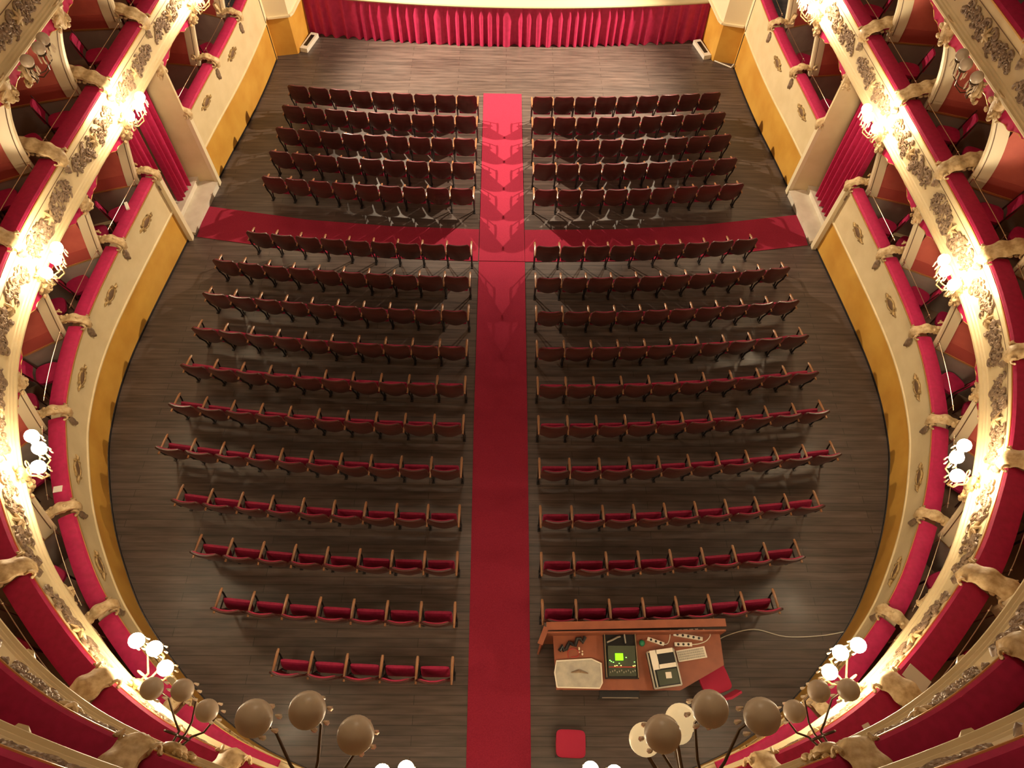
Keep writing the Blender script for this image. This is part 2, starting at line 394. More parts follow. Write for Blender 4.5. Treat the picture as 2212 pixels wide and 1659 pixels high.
# ------------------------------------------------------------------ entrances
for sd in (-1, 1):
    sname = SIDE[sd]
    for (s, nm) in ((BS, 'stage'), (BE, 'rear')):
        a = W(s, -.02, 0, sd); dirn = Vector((sd*-1*-.97, -.10 if nm == 'stage' else -.25, 0))
        b = a + Vector((sd*1.75, -.35 if nm == 'stage' else -.7, 0))
        y = a.y
        m = MB(); th = .12*(1 if nm == 'rear' else 1)
        top_z = 2.62 if nm == 'stage' else .46
        m.bar(Vector((a.x, a.y, (fz(y)-.1+top_z)/2)), Vector((b.x, b.y, (fz(y)-.1+top_z)/2)), .10, top_z-fz(y)+.1)
        struct(obj('wall_%s_jamb' % sname, m, M['cream'], origin=(a.x, a.y, fz(y))))
        m = MB(); p = W(s, -.05, 0, sd)
        m.box((p.x, p.y, (fz(y)+1.32)/2), (.09, .13, 1.32-fz(y)))
        struct(obj('trim_4', m, M['cream_light'], origin=(p.x, p.y, fz(y))))
    # steps and landing
    e = empty('entrance_steps', W((BS+BE)/2, .1, fz(11.5), sd))
    for i, (o0, o1, zz) in enumerate(((-.10, .34, .13), (.30, .75, .29), (.72, 1.6, .44))):
        m = MB(); rows = []
        for s in srange(BS+.12, BE-.12, .3):
            y = W(s, 0, 0, sd).y; zf = fz(11.4)
            rows.append([W(s, o0, zf-.15, sd), W(s, o0, zf+zz-.02, sd), W(s, o0-.02, zf+zz-.02, sd), W(s, o0-.02, zf+zz, sd), W(s, o1, zf+zz, sd), W(s, o1, zf-.15, sd)])
        m.loft(rows); obj('step', m, M['white_step'], e)
    tag(e, 'pale stone entrance steps at the %s end of the cross carpet' % sname, 'steps')
    # heavy drapes in the opening
    panels = ((BS+.36, BS+1.02, .32), (BS+1.18, BE-.10, .30)) if sd < 0 else ((BS+.40, BE-.30, .30),)
    for pi_, (s0, s1, off) in enumerate(panels):
        m = MB(); rows = []; rg = random.Random(pi_+5); n = 70
        for t in (0, .2, .45, .7, 1.):
            r = []
            for i in range(n+1):
                u = i/n; s = s0+(s1-s0)*(.5+(u-.5)*(1-.10*t+.05*math.sin(t*3)))
                z = 2.55+(fz(11.4)+.33+.02*math.sin(u*30)-2.55)*t
                r.append(W(s, off+.25*t*.3+(.045+.035*t)*math.sin(u*2*PI*(4 if s1-s0 < 1 else 7)+1.3*math.sin(u*7)), z, sd))
            rows.append(r)
        m.grid(rows)
        side_txt = '' if len(panels) == 1 else (' nearer the stage' if pi_ == 0 else ' farther from the stage')
        tag(obj('entrance_curtain', m, M['velvet'], smooth=True, origin=W((s0+s1)/2, off, fz(11.4)+.4, sd)), 'tall red velvet drape hanging in the %s entrance%s' % (sname, side_txt), 'curtain', 'entrance drapes')

# ------------------------------------------------------------------ boxes: rails, partitions, carved work
def pdir(s, sd):
    p = W(s, 0, 0, sd); v = Vector((p.x, p.y-13.5, 0)).normalized(); n = plan_at(s)[1]; n = Vector((n.x*(-sd), n.y, 0))
    return (v*.85+n*.15).normalized()
def boxname(j, sd):     # j = 1.. from the stage
    return '%s %s box from the stage' % (ORD[j], SIDE[sd])
# visible windows of arc length for loose trimmings
VIS = {1: (0.8, 18.9), 2: (3.0, 20.2), 3: (6.5, 21.0), 4: (17.3, 21.3)}
def seen(k, s): return VIS[k][0] <= s <= VIS[k][1] and not (k == 2 and 12.6 < s < 12.9) and not (k == 3 and 10.9 < s < 15)

def rail(k, s0, s1, sd, label, group):
    z = TIER[k]['top']; sm = (s0+s1)/2
    org = W(sm, .1, z, sd) if sd is not None else W(sm, .1, z)
    S = sd if sd is not None else -1
    w = .20 if k == 1 else .26
    e = empty('velvet_rail', org)
    prof = [(-.035, z-.005), (-.045, z+.03), (-.02, z+.062), (.05, z+.075), (w-.05, z+.075), (w, z+.055), (w+.01, z+.02), (w, z-.005)]
    obj('cushion', sweep(prof, s0, s1, S, closed=True), M['velvet'], e, smooth=True)
    prof = [(-.052, z-.012), (-.052, z+.010), (-.036, z+.010), (-.036, z-.012)]
    obj('gold_edging', sweep(prof, s0, s1, S, closed=True), M['gold_line'], e)
    m = MB(); zz = z+.15 if k == 1 else z+.13; oo = w+.04
    m.tube([W(s, oo, zz, S) for s in srange(s0+.12, s1-.12, .2)], .0065, 6)
    for s in (s0+.2, s1-.2): m.tube([W(s, oo, z-.02, S), W(s, oo, zz, S)], .008, 6); m.ball(W(s, oo, zz+.005, S), .016, 8, 6)
    obj('brass_rod', m, M['brass'], e, smooth=True)
    return tag(e, label, 'velvet rail', group)

def rocaille(rg, n, ext, r0, r1):
    """a clump of curling leaves: tubes that spiral"""
    m = MB()
    for i in range(n):
        c = Vector((rg.uniform(-1, 1)*ext[0], rg.uniform(-1, 1)*ext[1], rg.uniform(-1, 1)*ext[2])); a0 = rg.random()*6.28; R0 = rg.uniform(.03, .07); sg = rg.choice((-1, 1)); pts = []; rr = []
        ax = rg.uniform(-.6, .6)
        for t in range(9):
            u = t/8; a = a0+sg*u*4.6; q = R0*(1-.75*u)
            pts.append(c+Vector((math.cos(a)*q, ax*math.sin(a)*q, math.sin(a)*q))); rr.append(r0+(r1-r0)*math.sin(PI*min(1, u*1.15+.05)))
        m.tube(pts, rr, 6)
    return m
def console_mesh(kind):
    """carved bracket lying over the rail; +y points away from the hall, z=0 rail top"""
    m = MB(); rg = random.Random(11 if kind == 'small' else 12)
    if kind == 'small':
        path = [(.44, .30), (.40, .17), (.32, .09), (.22, .12), (.12, .16), (.02, .13), (-.07, .09), (-.115, .0), (-.085, -.07)]; w = .075; th = .045
    else:
        path = [(.52, .26), (.46, .26), (.38, .24), (.27, .20), (.16, .17), (.06, .13), (-.02, .06), (-.07, -.03), (-.05, -.10)]; w = .125; th = .06
    rows = []
    # smooth path
    P = [Vector((0, a, b)) for a, b in path]; Q = []
    for i in range(len(P)-1):
        for j in range(4):
            t = j/4; a = P[max(i-1, 0)]; b = P[i]; c = P[i+1]; d = P[min(i+2, len(P)-1)]
            Q.append(.5*((2*b)+(c-a)*t+(2*a-5*b+4*c-d)*t*t+(3*b-a-3*c+d)*t**3))
    Q.append(P[-1]); k = len(Q)
    for i, p in enumerate(Q):
        d = (Q[min(i+1, k-1)]-Q[max(i-1, 0)]).normalized(); nrm = Vector((0, -d.z, d.y)); nrm = -nrm if nrm.z < 0 and i < k*.7 else nrm
        if i >= k*.7 and nrm.y > 0: nrm = -nrm
        u = i/(k-1); ww = w*(.75+.35*math.sin(PI*u)+.10*math.sin(u*26)); t2 = th*(1+.18*math.sin(u*26))
        ring = []
        for j in range(14):
            a = 2*PI*j/14; lob = 1+.10*math.cos(5*a)
            ring.append(p+Vector((math.cos(a)*ww*lob, 0, 0))+nrm*(math.sin(a)*t2*lob))
        rows.append(ring)
    m.loft(rows)
    # volutes and leaf curls
    for sx in (-1, 1):
        for c, r0 in ((Vector((sx*w*.9, -.06, .02)), .055), (Vector((sx*w*.9, .36, .16)), .06)):
            pts = [c+Vector((sx*.01*t, math.cos(t*.8)*r0*(1-t/11), math.sin(t*.8)*r0*(1-t/11))) for t in range(10)]
            m.tube(pts, [.018]*10, 6)
        for q in range(4):
            m.ball((sx*w*.72, .06+.09*q, .11+.02*math.sin(q*2)), (.03, .04, .03), 7, 5)
    if kind == 'small':
        for q in range(5): m.ball((rg.uniform(-.05, .05), .02+.09*q, .15), (.035, .035, .04), 7, 5)
    return m
def leaf_mesh(kind):
    m = MB(); h = .26 if kind == 'small' else .18
    rows = []
    for i in range(9):
        u = i/8; w = .075*math.sin(PI*(u*.82+.12))*(1+.25*math.cos(u*22)); z = -.16-h*u
        rows.append([Vector((-w, -.02, z)), Vector((-w*.5, -.05, z)), Vector((0, -.06+.015*math.cos(u*12), z)), Vector((w*.5, -.05, z)), Vector((w, -.02, z)), Vector((0, -.01, z))])
    m.loft(rows); return m
CM = {k: console_mesh(k).mesh('carved_body', M['carved'], True) for k in ('small', 'big')}
LM = {k: leaf_mesh(k).mesh('leaf_drop', M['relief'], True) for k in ('small', 'big')}
_rg = random.Random(21)
_cap = rocaille(_rg, 26, (.13, .09, .17), .014, .034)
_cap.loft([[Vector((math.cos(a)*.13*q, math.sin(a)*.09*q, z)) for a in [2*PI*i/10 for i in range(10)]] for z, q in ((.24, 1.15), (.1, 1.1), (-.05, .8), (-.2, .35))])
CAPM = _cap.mesh('carved_capital', M['carved'], True)

def console(k, s, sd, label):
    p = W(s, 0, TIER[k]['top']+.03, sd); n = plan_at(s)[1]; nx = n.x*(-sd); ny = n.y
    e = empty('carved_console', p, math.atan2(ny, nx)-PI/2)
    kd = 'small' if k == 1 else 'big'
    put('scroll', CM[kd], e); put('leaf_drop', LM[kd], e)
    tag(e, label, 'carved bracket', 'carved brackets between boxes, %s tier' % NAME[k])
def capital(k, s, sd, label):
    p = W(s+.05, .05, CEIL[k]-.16, sd); n = plan_at(s)[1]
    o = put('carved_capital', CAPM, None, p, (0, 0, math.atan2(n.y, n.x*(-sd))-PI/2), (1, 1, 1) if k > 1 else (.85, .85, .85))
    tag(o, label, 'carved ornament', 'carved ornaments under the tier above, %s tier' % NAME[k])
def pelmet(k, s0, s1, sd, label):
    m = MB(); zc = CEIL[k]-.01; rows0 = []; rows1 = []; edge = []
    for s in srange(s0, s1, .05):
        u = (s-s0)/(s1-s0); drop = .09+.19*abs(math.cos(u*PI))**1.6+.018*math.cos(u*2*PI*5)
        rows0.append(W(s, .10, zc, sd)); rows1.append(W(s, .10+.012*math.sin(u*60), zc-drop, sd)); edge.append(W(s, .10, zc-drop, sd))
    m.grid([rows0, [(a+b)/2 for a, b in zip(rows0, rows1)], rows1])
    back = [p.copy() for p in m.v]
    org = W((s0+s1)/2, .1, zc, sd)
    e = empty('scalloped_pelmet', org)
    obj('cloth', m, M['velvet'], e, smooth=True)
    g = MB(); g.tube(edge, .007, 5); obj('gold_fringe', g, M['gold_line'], e, smooth=True)
    tag(e, label, 'pelmet', 'scalloped pelmets, %s tier' % NAME[k])

def partition(k, s, sd):
    """wall between two boxes with its leaning front post"""
    pd = pdir(s, sd); f, c, tp = TIER[k]['floor'], CEIL[k], TIER[k]['top']
    base = W(s, 0, f, sd); b2 = Vector((base.x, base.y, 0)); per = Vector((-pd.y, pd.x, 0))
    o0 = .34 if k == 1 else .42
    e = empty('wall_box_partition', base); struct(e)
    m = MB(); a = b2+pd*(o0+.06); b = b2+pd*2.35
    m.bar(a+Vector((0, 0, (f+c)/2)), b+Vector((0, 0, (f+c)/2)), .06, c-f)
    struct(obj('wall_panel', m, M['damask'], e))
    m = MB(); m.bar(a+Vector((0, 0, (f+tp-.08)/2)), b+Vector((0, 0, (f+tp-.08)/2)), .072, tp-.08-f); struct(obj('wall_dado', m, M['grey_dado'], e))
    m = MB(); m.bar(a+Vector((0, 0, tp+.08)), b+Vector((0, 0, tp+.08)), .068, .27); struct(obj('wall_band', m, M['lower_damask'], e))
    m = MB(); m.bar(a+Vector((0, 0, tp-.067)), b+Vector((0, 0, tp-.067)), .095, .028); struct(obj('trim_gilt', m, M['gold_line'], e))
    # post
    m = MB(); g = MB(); rows = []; rg = []
    for i in range(13):
        u = i/12; z = (tp-.05)+(c-tp+.05)*u
        lean = (.30*u**1.1 if k == 1 else .46*u**2.0)
        off = o0-lean; wd = .20 if k == 1 else .21+.05*u; t = .055
        p = b2+pd*off
        ring = [p+per*t, p+per*(t*.6)+pd*(-.03), p-per*(t*.6)+pd*(-.03), p-per*t, p-per*t+pd*wd, p+per*t+pd*wd]
        rows.append([q+Vector((0, 0, z)) for q in ring])
        if 1 <= i <= 11: rg.append(p+Vector((0, 0, z)))
    m.loft(rows); struct(obj('column_post', m, M['cream_light'], e))
    wq = .045
    for sg in (-1, 1): g.tube([q+per*sg*.057+pd*wq for q in rg], .008, 5)
    struct(obj('trim_groove', g, M['groove'], e))

def relief(k, s0, s1, sd, label):
    """gilded scroll work along one parapet panel"""
    rg = random.Random(int(s0*100)+k*7); lo, tp = TIER[k]['low'], TIER[k]['top']
    z0, z1 = lo+.15, tp-.19; zc = (z0+z1)/2; hh = (z1-z0)/2; sm = (s0+s1)/2; L = (s1-s0)/2-.12
    def T(u, v, d): return W(sm+u, .015-d, zc+v, sd)
    m = MB(); half = []
    for i in range(24):
        t = i/24; u = .09+t*(L-.12); v = rg.uniform(-.78, .78)*hh*(1-.25*t); q = rg.uniform(.05, .10)*(1-.2*t); half.append((u, v, q, rg.random()*6.28, rg.choice((-1, 1))))
    for sg in (-1, 1):
        for u, v, q, a0, dr in half:
            pts = []; rr = []
            for t in range(11):
                w = t/10; a = a0+dr*w*6.2; r_ = q*(1-.8*w)
                uu = u+math.cos(a)*r_; vv = max(-hh, min(hh, v+math.sin(a)*r_)); pts.append(T(sg*uu, vv, .012)); rr.append(.008+.016*math.sin(PI*min(1, .1+w)))
            m.tube(pts, rr, 5)
            m.ball(T(sg*(u+.04), max(-hh, min(hh, v*.6)), .012), .028, 6, 5)
        pts = [T(sg*(.1+(L-.1)*t/16), .10*math.sin(t*1.1)*(1 if sg > 0 else 1), .01) for t in range(17)]; m.tube(pts, .013, 5)
    org = T(0, 0, 0)
    e = empty('gilded_relief', org)
    obj('scrollwork', m, M['relief'], e, smooth=True)
    st = MB()
    for i in range(6):
        a = PI/2+i*PI/3; st.tube([T(0, 0, .03), T(math.cos(a)*.06, math.sin(a)*.06, .03), T(math.cos(a)*.13, math.sin(a)*.13, .012)], [.03, .028, .006], 6)
    st.ball(T(0, 0, .03), .045, 8, 6)
    obj('star_flower', st, M['carved'], e, smooth=True)
    tag(e, label, 'gilded relief', 'gilded reliefs on the %s tier' % NAME[k])

def cartouche_meshes():
    a = MB()
    for i in range(9):
        pass
    ring = []
    pts = [Vector((math.cos(t)*.055*(1+.18*math.cos(4*t)), -.015, math.sin(t)*.12*(1+.12*math.cos(2*t)))) for t in [2*PI*i/24 for i in range(25)]]
    a.tube(pts, .016, 6)
    for sz in (-1, 1):
        a.tube([Vector((0, -.02, sz*.12)), Vector((.02*sz, -.02, sz*.17)), Vector((0, -.01, sz*.21))], [.024, .02, .004], 6)
        for sx in (-1, 1): a.tube([Vector((sx*(.05+.012*math.cos(q)), -.02, sz*(.09+.025*math.sin(q)))) for q in [i*.7 for i in range(8)]], .011, 5)
    b = MB(); b.ball((0, -.008, 0), (.056, .02, .13), 12, 8)
    rt = Matrix.Rotation(PI/2, 4, 'Y') @ Matrix.Diagonal((1.35, 1.3, 1.35, 1)); a.xf(rt); b.xf(rt)
    return a.mesh('frame', M['gilt'], True), b.mesh('medallion', M['groove'], True)
CAF, CAM = cartouche_meshes()

MIR = lambda sd, s: s
for sd in (-1, 1):
    S = SIDE[sd]
    for k in (1, 2, 3, 4):
        for j in range(0, 12):
            s0, s1 = D[j], D[j+1]; sm = (s0+s1)/2; nm = boxname(j+1, sd)
            if k == 1 and j == 3: continue
            vis = VIS[k][0] <= s1 and s0 <= VIS[k][1]
            if not vis: continue
            if k == 2 and j == 6: pass
            g = .10
            rail(k, s0+g, s1-g, sd, 'velvet rail of the %s, %s tier' % (nm, NAME[k]), 'velvet rails, %s tier' % NAME[k])
            if k == 1 and j >= 1:
                p = W(sm, -.004, .95, sd); n = plan_at(sm)[1]; e = empty('gilded_cartouche', p, math.atan2(n.y, n.x*(-sd))-PI/2)
                put('frame', CAF, e); put('medallion', CAM, e)
                tag(e, 'small dark oval cartouche below the %s, lowest tier' % nm, 'cartouche', 'oval cartouches on the lowest parapet')
            if k >= 2: relief(k, s0, s1, sd, 'gilded scroll relief below the %s, %s tier' % (nm, NAME[k]))
            if k in (1, 2, 3) and sm > 1 and sm < 17: pelmet(k, s0+.16, s1-.16, sd, 'scalloped red pelmet over the %s, %s tier' % (nm, NAME[k]))
        for j in range(1, 13):
            s = D[j]
            if not (VIS[k][0]-.9 <= s <= VIS[k][1]+.9): continue
            partition(k, s, sd)
            if VIS[k][0] <= s <= VIS[k][1]:
                where = '%s %s divider from the stage, %s tier' % (ORD[j], S, NAME[k])
                console(k, s, sd, 'carved cream bracket on the ' + where)
                if s < 17.2: capital(k, s, sd, 'leafy carved ornament topping the ' + where)
for k in (2, 3, 4):      # the middle box opposite the stage
    rail(k, D[12]+.1, 2*TOT-D[12]-.1, None, 'crimson velvet rail of the wide middle box opposite the stage, %s tier' % NAME[k], 'velvet rails, %s tier' % NAME[k])
rail(1, D[12]+.1, 2*TOT-D[12]-.1, None, 'crimson velvet rail of the wide middle box opposite the stage, lowest tier', 'velvet rails, lowest tier')

# ------------------------------------------------------------------ chairs in the boxes
def box_chair_meshes():
    seat = MB(); seat.loft([[Vector((math.copysign(abs(math.cos(a))**.6, math.cos(a))*.20*q, math.copysign(abs(math.sin(a))**.6, math.sin(a))*.20*q, z)) for a in [2*PI*i/20 for i in range(20)]] for z, q in ((.40, .96), (.43, 1.03), (.47, 1.0), (.485, .8))])
    back = MB(); rows = []
    for i in range(7):
        u = i/6; z = .56+.30*u; y = .185+.05*u; w = .17*(1-.25*u*u)
        rows.append([Vector((-w, y, z)), Vector((0, y+.02, z)), Vector((w, y, z)), Vector((w, y+.03, z)), Vector((0, y+.055, z)), Vector((-w, y+.03, z))])
    back.loft(rows)
    legs = []
    for sx in (-1, 1):
        l = MB(); l.tube([(sx*.165, -.165, .0), (sx*.165, -.16, .2), (sx*.16, -.16, .42)], [.012, .016, .019], 7); legs.append(l)
    for sx in (-1, 1):
        l = MB(); l.tube([(sx*.17, .21, .0), (sx*.165, .17, .3), (sx*.16, .175, .5), (sx*.16, .245, .90)], [.012, .017, .016, .012], 7); legs.append(l)
    return seat.mesh('seat', M['velvet'], True), back.mesh('backrest', M['velvet'], True), [l.mesh('leg', M['mahogany'], True) for l in legs]
BSM, BBM, BLM = box_chair_meshes()
rgc = random.Random(5)
for sd in (-1, 1):
    for k, js in ((1, (1, 2, 4, 5, 6, 7, 8, 9, 10)), (2, (2, 3, 4, 5, 8, 9, 10)), (3, (4, 5, 10))):
        for j in js:
            s0, s1 = D[j], D[j+1]; L = s1-s0
            for q in range(2):
                s = s0+L*(.40+.30*q)+rgc.uniform(-.04, .04); off = .62+.26*q+rgc.uniform(-.03, .08)
                if k >= 3: off += .1
                p = W(s, off, TIER[k]['floor']+.003, sd); n = plan_at(s)[1]
                face = Vector((-n.x*(-sd), -n.y, 0)); face = (face+Vector((0, .8, 0))).normalized()
                e = empty('box_chair', p, math.atan2(face.y, face.x)+PI/2+rgc.uniform(-.35, .35))
                put('seat', BSM, e); put('backrest', BBM, e)
                for l in BLM: put('leg', l, e)
                tag(e, 'red chair %s the stage inside the %s, %s tier' % ('nearer' if q == 0 else 'farther from', boxname(j+1, sd), NAME[k]), 'chair', 'red chairs in the boxes')

# ------------------------------------------------------------------ wall lamps
GR = .088
def lamp_meshes(lit, tips=None):
    """frame: origin on the parapet face, +y away from hall, globes at y<0"""
    arms = []; gl = []; dr = []
    tips = tips or [(-.25, -.38, .40), (0., -.45, .43), (.25, -.38, .40)]
    for t in tips:
        a = MB(); t = Vector(t); b = Vector((t.x*.15, -.05, .02))
        pts = [b, b+Vector((t.x*.1, -.10, -.08)), Vector((t.x*.55, t.y*.55, -.06)), Vector((t.x*.9, t.y*.92, .08)), Vector((t.x, t.y, t.z-GR-.05)), Vector((t.x, t.y, t.z-GR+.005))]
        a.tube(pts, [q*(1 if lit == 'on' else .72) for q in (.016, .014, .012, .011, .012, .014)], 7)
        a.loft([[Vector((t.x+math.cos(q)*r_, t.y+math.sin(q)*r_, t.z-GR+h)) for q in [2*PI*i/10 for i in range(10)]] for h, r_ in ((-.03, .02), (-.015, .055), (.0, .06), (.012, .045))])
        arms.append(a)
        g = MB(); g.ball(t, GR, *((18, 12) if lit == 'on' else (28, 18))); gl.append(g)
        d = MB()
        for i in range(7):
            q = 2*PI*i/7; c = Vector((t.x+math.cos(q)*.075, t.y+math.sin(q)*.075, t.z-GR-.01))
            d.tube([c, c+Vector((0, 0, -.03)), c+Vector((0, 0, -.085)), c+Vector((0, 0, -.11))], [.003, .009, .014, .002], 6)
        dr.append(d)
    plate = rocaille(random.Random(8), 18, (.11, .015, .15), .012, .026)
    plate.ball((0, -.03, 0), (.10, .05, .15), 12, 8)
    curl = MB()
    for sx in (-1, 1): curl.tube([Vector((sx*(.06+.05*math.cos(q)), -.13, .10+.05*math.sin(q))) for q in [i*.6 for i in range(11)]], .009, 6)
    am = M['carved'] if lit == 'on' else M['bronze']
    gm = {'on': M['globe_on'], 'off': M['globe_off'], 'dim': M['globe_cream']}[lit]
    return dict(plate=plate.mesh('backplate', M['carved'], True), arms=[a.mesh('arm', am, True) for a in arms], globes=[g.mesh('globe', gm, True) for g in gl], drops=[d.mesh('crystal_drops', M['crystal'], True) for d in dr], curl=curl.mesh('scroll', am, True))
LMP = {k: lamp_meshes(k) for k in ('on', 'off')}
def lamp(k, s, sd, lit, label, group, dz=-.33, z=None, extra=0.):
    p = W(s, -.03-extra, (TIER[k]['low']+.36+dz) if z is None else z, sd); n = plan_at(s)[1]
    e = empty('wall_lamp', p, math.atan2(n.y, n.x*(-sd))-PI/2); L = LMP[lit]
    put('backplate', L['plate'], e); put('scroll', L['curl'], e)
    for a, g, d in zip(L['arms'], L['globes'], L['drops']):
        ao = put('arm', a, e); put('globe', g, e); put('crystal_drops', d, ao)
    return tag(e, label, 'wall lamp', group)
for sd in (-1, 1):
    for j in (2, 4, 6, 8, 10, 12):
        lamp(2, D[j]+.02, sd, 'on', 'lit wall lamp of three glowing globes, %s from the stage on the %s side' % (ORD[j//2], SIDE[sd]), 'lit globe lamps on the second tier', extra=-.10 if j == 12 else 0)
    lamp(3, D[5]-.24, sd, 'off', 'unlit wall lamp of three white globes high up towards the stage, %s side' % SIDE[sd], 'unlit globe lamps', dz=-.42, extra=.16)
    lamp(3, D[11]+(.06 if sd < 0 else .0), sd, 'off', 'unlit wall lamp of three grey globes beside the lowest lit lamp, %s side' % SIDE[sd], 'unlit globe lamps', dz=-.14)
    lamp(4, D[12]+(.07 if sd < 0 else -.04), sd, 'off', 'unlit wall lamp of three large brown globes, bottom edge, %s of the aisle' % SIDE[sd], 'unlit globe lamps', dz=-.02, extra=.05)
def cluster():
    """a second small cluster of warm globes at the right rear"""
    e = empty('wall_lamp', (1.05, -.17, 7.30)); b = Vector((1.05, -.17, 7.30))
    for t in (Vector((.805, .245, 7.4)), Vector((1.03, .35, 7.33)), Vector((1.10, .33, 6.93))):
        a = MB(); a.tube([b, b+(t-b)*.3+Vector((0, 0, -.10)), b+(t-b)*.8+Vector((0, 0, -.16)), t-Vector((0, 0, GR+.03)), t-Vector((0, 0, GR-.005))], [.014, .012, .011, .012, .014], 7); ao = obj('arm', a, M['bronze'], e, smooth=True)
        g = MB(); g.ball(t, GR, 24, 16); obj('globe', g, M['globe_cream'], e, smooth=True)
    p = rocaille(random.Random(9), 10, (.08, .015, .1), .012, .024); p.xf(Matrix.Translation(b)); obj('backplate', p, M['carved'], e, smooth=True)
    tag(e, 'wall lamp of three cream-yellow globes partly behind the large brown globes', 'wall lamp', 'cream globe lamp')
cluster()

# ------------------------------------------------------------------ stalls seats
HW = .2615
def seat_meshes():
    # local: x across, +y towards the stage, z up; armrest tips at y=0
    back = MB(); rows = []; n = 13
    def ctr(u):
        z = .39+.50*u; y = -.26-.115*u-.02*math.sin(PI*u); return y, z
    nz = 11
    front = []; rear = []
    for i in range(nz):
        u = i/(nz-1); y, z = ctr(u); hw = .246
        if u > .84: hw -= .05*((u-.84)/.16)**2.4
        if u < .16: hw -= .035*((.16-u)/.16)**2
        f, r = [], []
        for j in range(n):
            t = -1+2*j/(n-1); bow = -.045*(1-t*t)
            zz = z + (.012*(1-t*t) if u > .9 else 0) - (.055*(1-t*t)*max(0, 1-u/.35))
            f.append(Vector((t*hw, y+bow+.012, zz))); r.append(Vector((t*hw, y+bow-.012, zz)))
        rows.append(f+r[::-1])
    back.loft(rows)
    top = MB(); rows = []
    for i in range(6):
        u = .80+.18*i/5; y, z = ctr(min(u, 1.)); hw = .232-(.05*((u-.84)/.16)**2.4 if u > .84 else 0); th = .026*(1-.25*(i == 5)); f, r = [], []
        for j in range(n):
            t = -1+2*j/(n-1); bow = -.045*(1-t*t); zz = z+(.012*(1-t*t) if u > .9 else 0)
            f.append(Vector((t*hw, y+bow+.012+th*(1-t**8), zz))); r.append(Vector((t*hw, y+bow+.008, zz)))
        rows.append(f+r[::-1])
    top.loft(rows)
    # tipped-up seat: slab hinged low, top leaning a little forward
    seat = MB(); m = Matrix.Translation((0, -.185, .32)) @ Matrix.Rotation(R(77), 4, 'X')
    rings = []
    for i in range(11):
        v = -.06+.28*i/10; e = math.sin(PI*min(1, (i+.6)/11))**.35
        ring = []
        for a in [2*PI*q/20 for q in range(20)]:
            cx = math.copysign(abs(math.cos(a))**.35, math.cos(a))*.218; cz = math.copysign(abs(math.sin(a))**.55, math.sin(a))*.048*e
            ring.append(m @ Vector((cx*(.93+.07*e), v, cz)))
        rings.append(ring)
    seat.loft(rings)
    arms = {}; legs = {}
    for sx in (-1, 1):
        a = MB(); rings = []
        for i in range(9):
            u = i/8; y = .012-.40*u; w = .025-.007*u; z = .600+.012*math.sin(u*3.); t = .018
            if i == 0: w *= .7; t *= .7
            rings.append([Vector((sx*HW+math.cos(q)*w, y, z+math.sin(q)*t)) for q in [2*PI*k/10 for k in range(10)]])
        a.loft(rings); arms[sx] = a
        l1 = MB(); l1.tube([(sx*HW, -.34, .62), (sx*HW, -.30, .42), (sx*HW, -.20, .18), (sx*HW, -.175, .0)], [.013, .016, .017, .015], 7)
        l1.box((sx*HW, -.16, .008), (.05, .13, .016))
        l2 = MB(); l2.tube([(sx*HW, -.03, .61), (sx*HW, -.045, .45), (sx*HW, -.10, .2), (sx*HW, -.125, .0)], [.013, .015, .016, .015], 7)
        l2.tube([(sx*HW, -.31, .40), (sx*HW, -.05, .40)], .012, 6)
        legs[sx] = (l1, l2)
    return dict(top=top.mesh('head_pad', M['seat_velvet'], True), back=back.mesh('backrest', M['mahogany'], True), seat=seat.mesh('seat', M['seat_velvet'], True),
                arm={s: arms[s].mesh('armrest', M['arm_wood'], True) for s in arms}, leg={s: [x.mesh('leg', M['dark_iron'], True) for x in legs[s]] for s in legs})
SM = seat_meshes()
ROWS = [(1, 15.15, 9, 9), (2, 14.36, 9, 9), (3, 13.53, 9, 9), (4, 12.70, 9, 9), (5, 11.85, 9, 9), (6, 10.16, 9, 9), (7, 9.29, 10, 10), (8, 8.42, 10, 10), (9, 7.56, 10, 10), (10, 6.71, 10, 10), (11, 5.87, 10, 10), (12, 5.01, 10, 10), (13, 4.12, 9, 9), (14, 3.31, 8, 8), (15, 2.50, 7, 7), (16, 1.69, 5, 0)]
def rowy(y0, d): return y0+.0145*d*d
PIT = .5235
for (rw, y0, nl, nr) in ROWS:
    for sd, n in ((-1, nl), (1, nr)):
        x = .70 if sd < 0 else .655
        if rw == 15 and sd > 0: y0 = 2.55
        xs = [x]
        for i in range(n):
            dd = xs[-1]-x; sl = .029*dd; xs.append(xs[-1]+PIT/math.sqrt(1+sl*sl))
        for i in range(n):
            xa, xb = xs[i], xs[i+1]; ya, yb = rowy(y0, xa-x), rowy(y0, xb-x)
            cx, cy = (xa+xb)/2, (ya+yb)/2; ang = math.atan2(yb-ya, xb-xa)*sd
            e = empty('theatre_seat', (sd*cx, cy, fz(cy)))
            e.rotation_euler = Euler((-TILT, 0, ang), 'XYZ')
            tip = -1 + 0
            put('backrest', SM['back'], e); put('head_pad', SM['top'], e); put('seat', SM['seat'], e)
            for sx in ((sd,) if i else (-1, 1)):
                put('armrest', SM['arm'][sx], e)
                for l in SM['leg'][sx]: put('leg', l, e)
            rn = 'last row' if rw == 16 else '%s row from the stage' % ORD[rw]
            tag(e, 'wooden tip-up theatre seat, %s from the aisle, %s, %s block' % (ORD[i+1], rn, SIDE[sd]), 'theatre seat', 'tip-up theatre seats in the stalls')

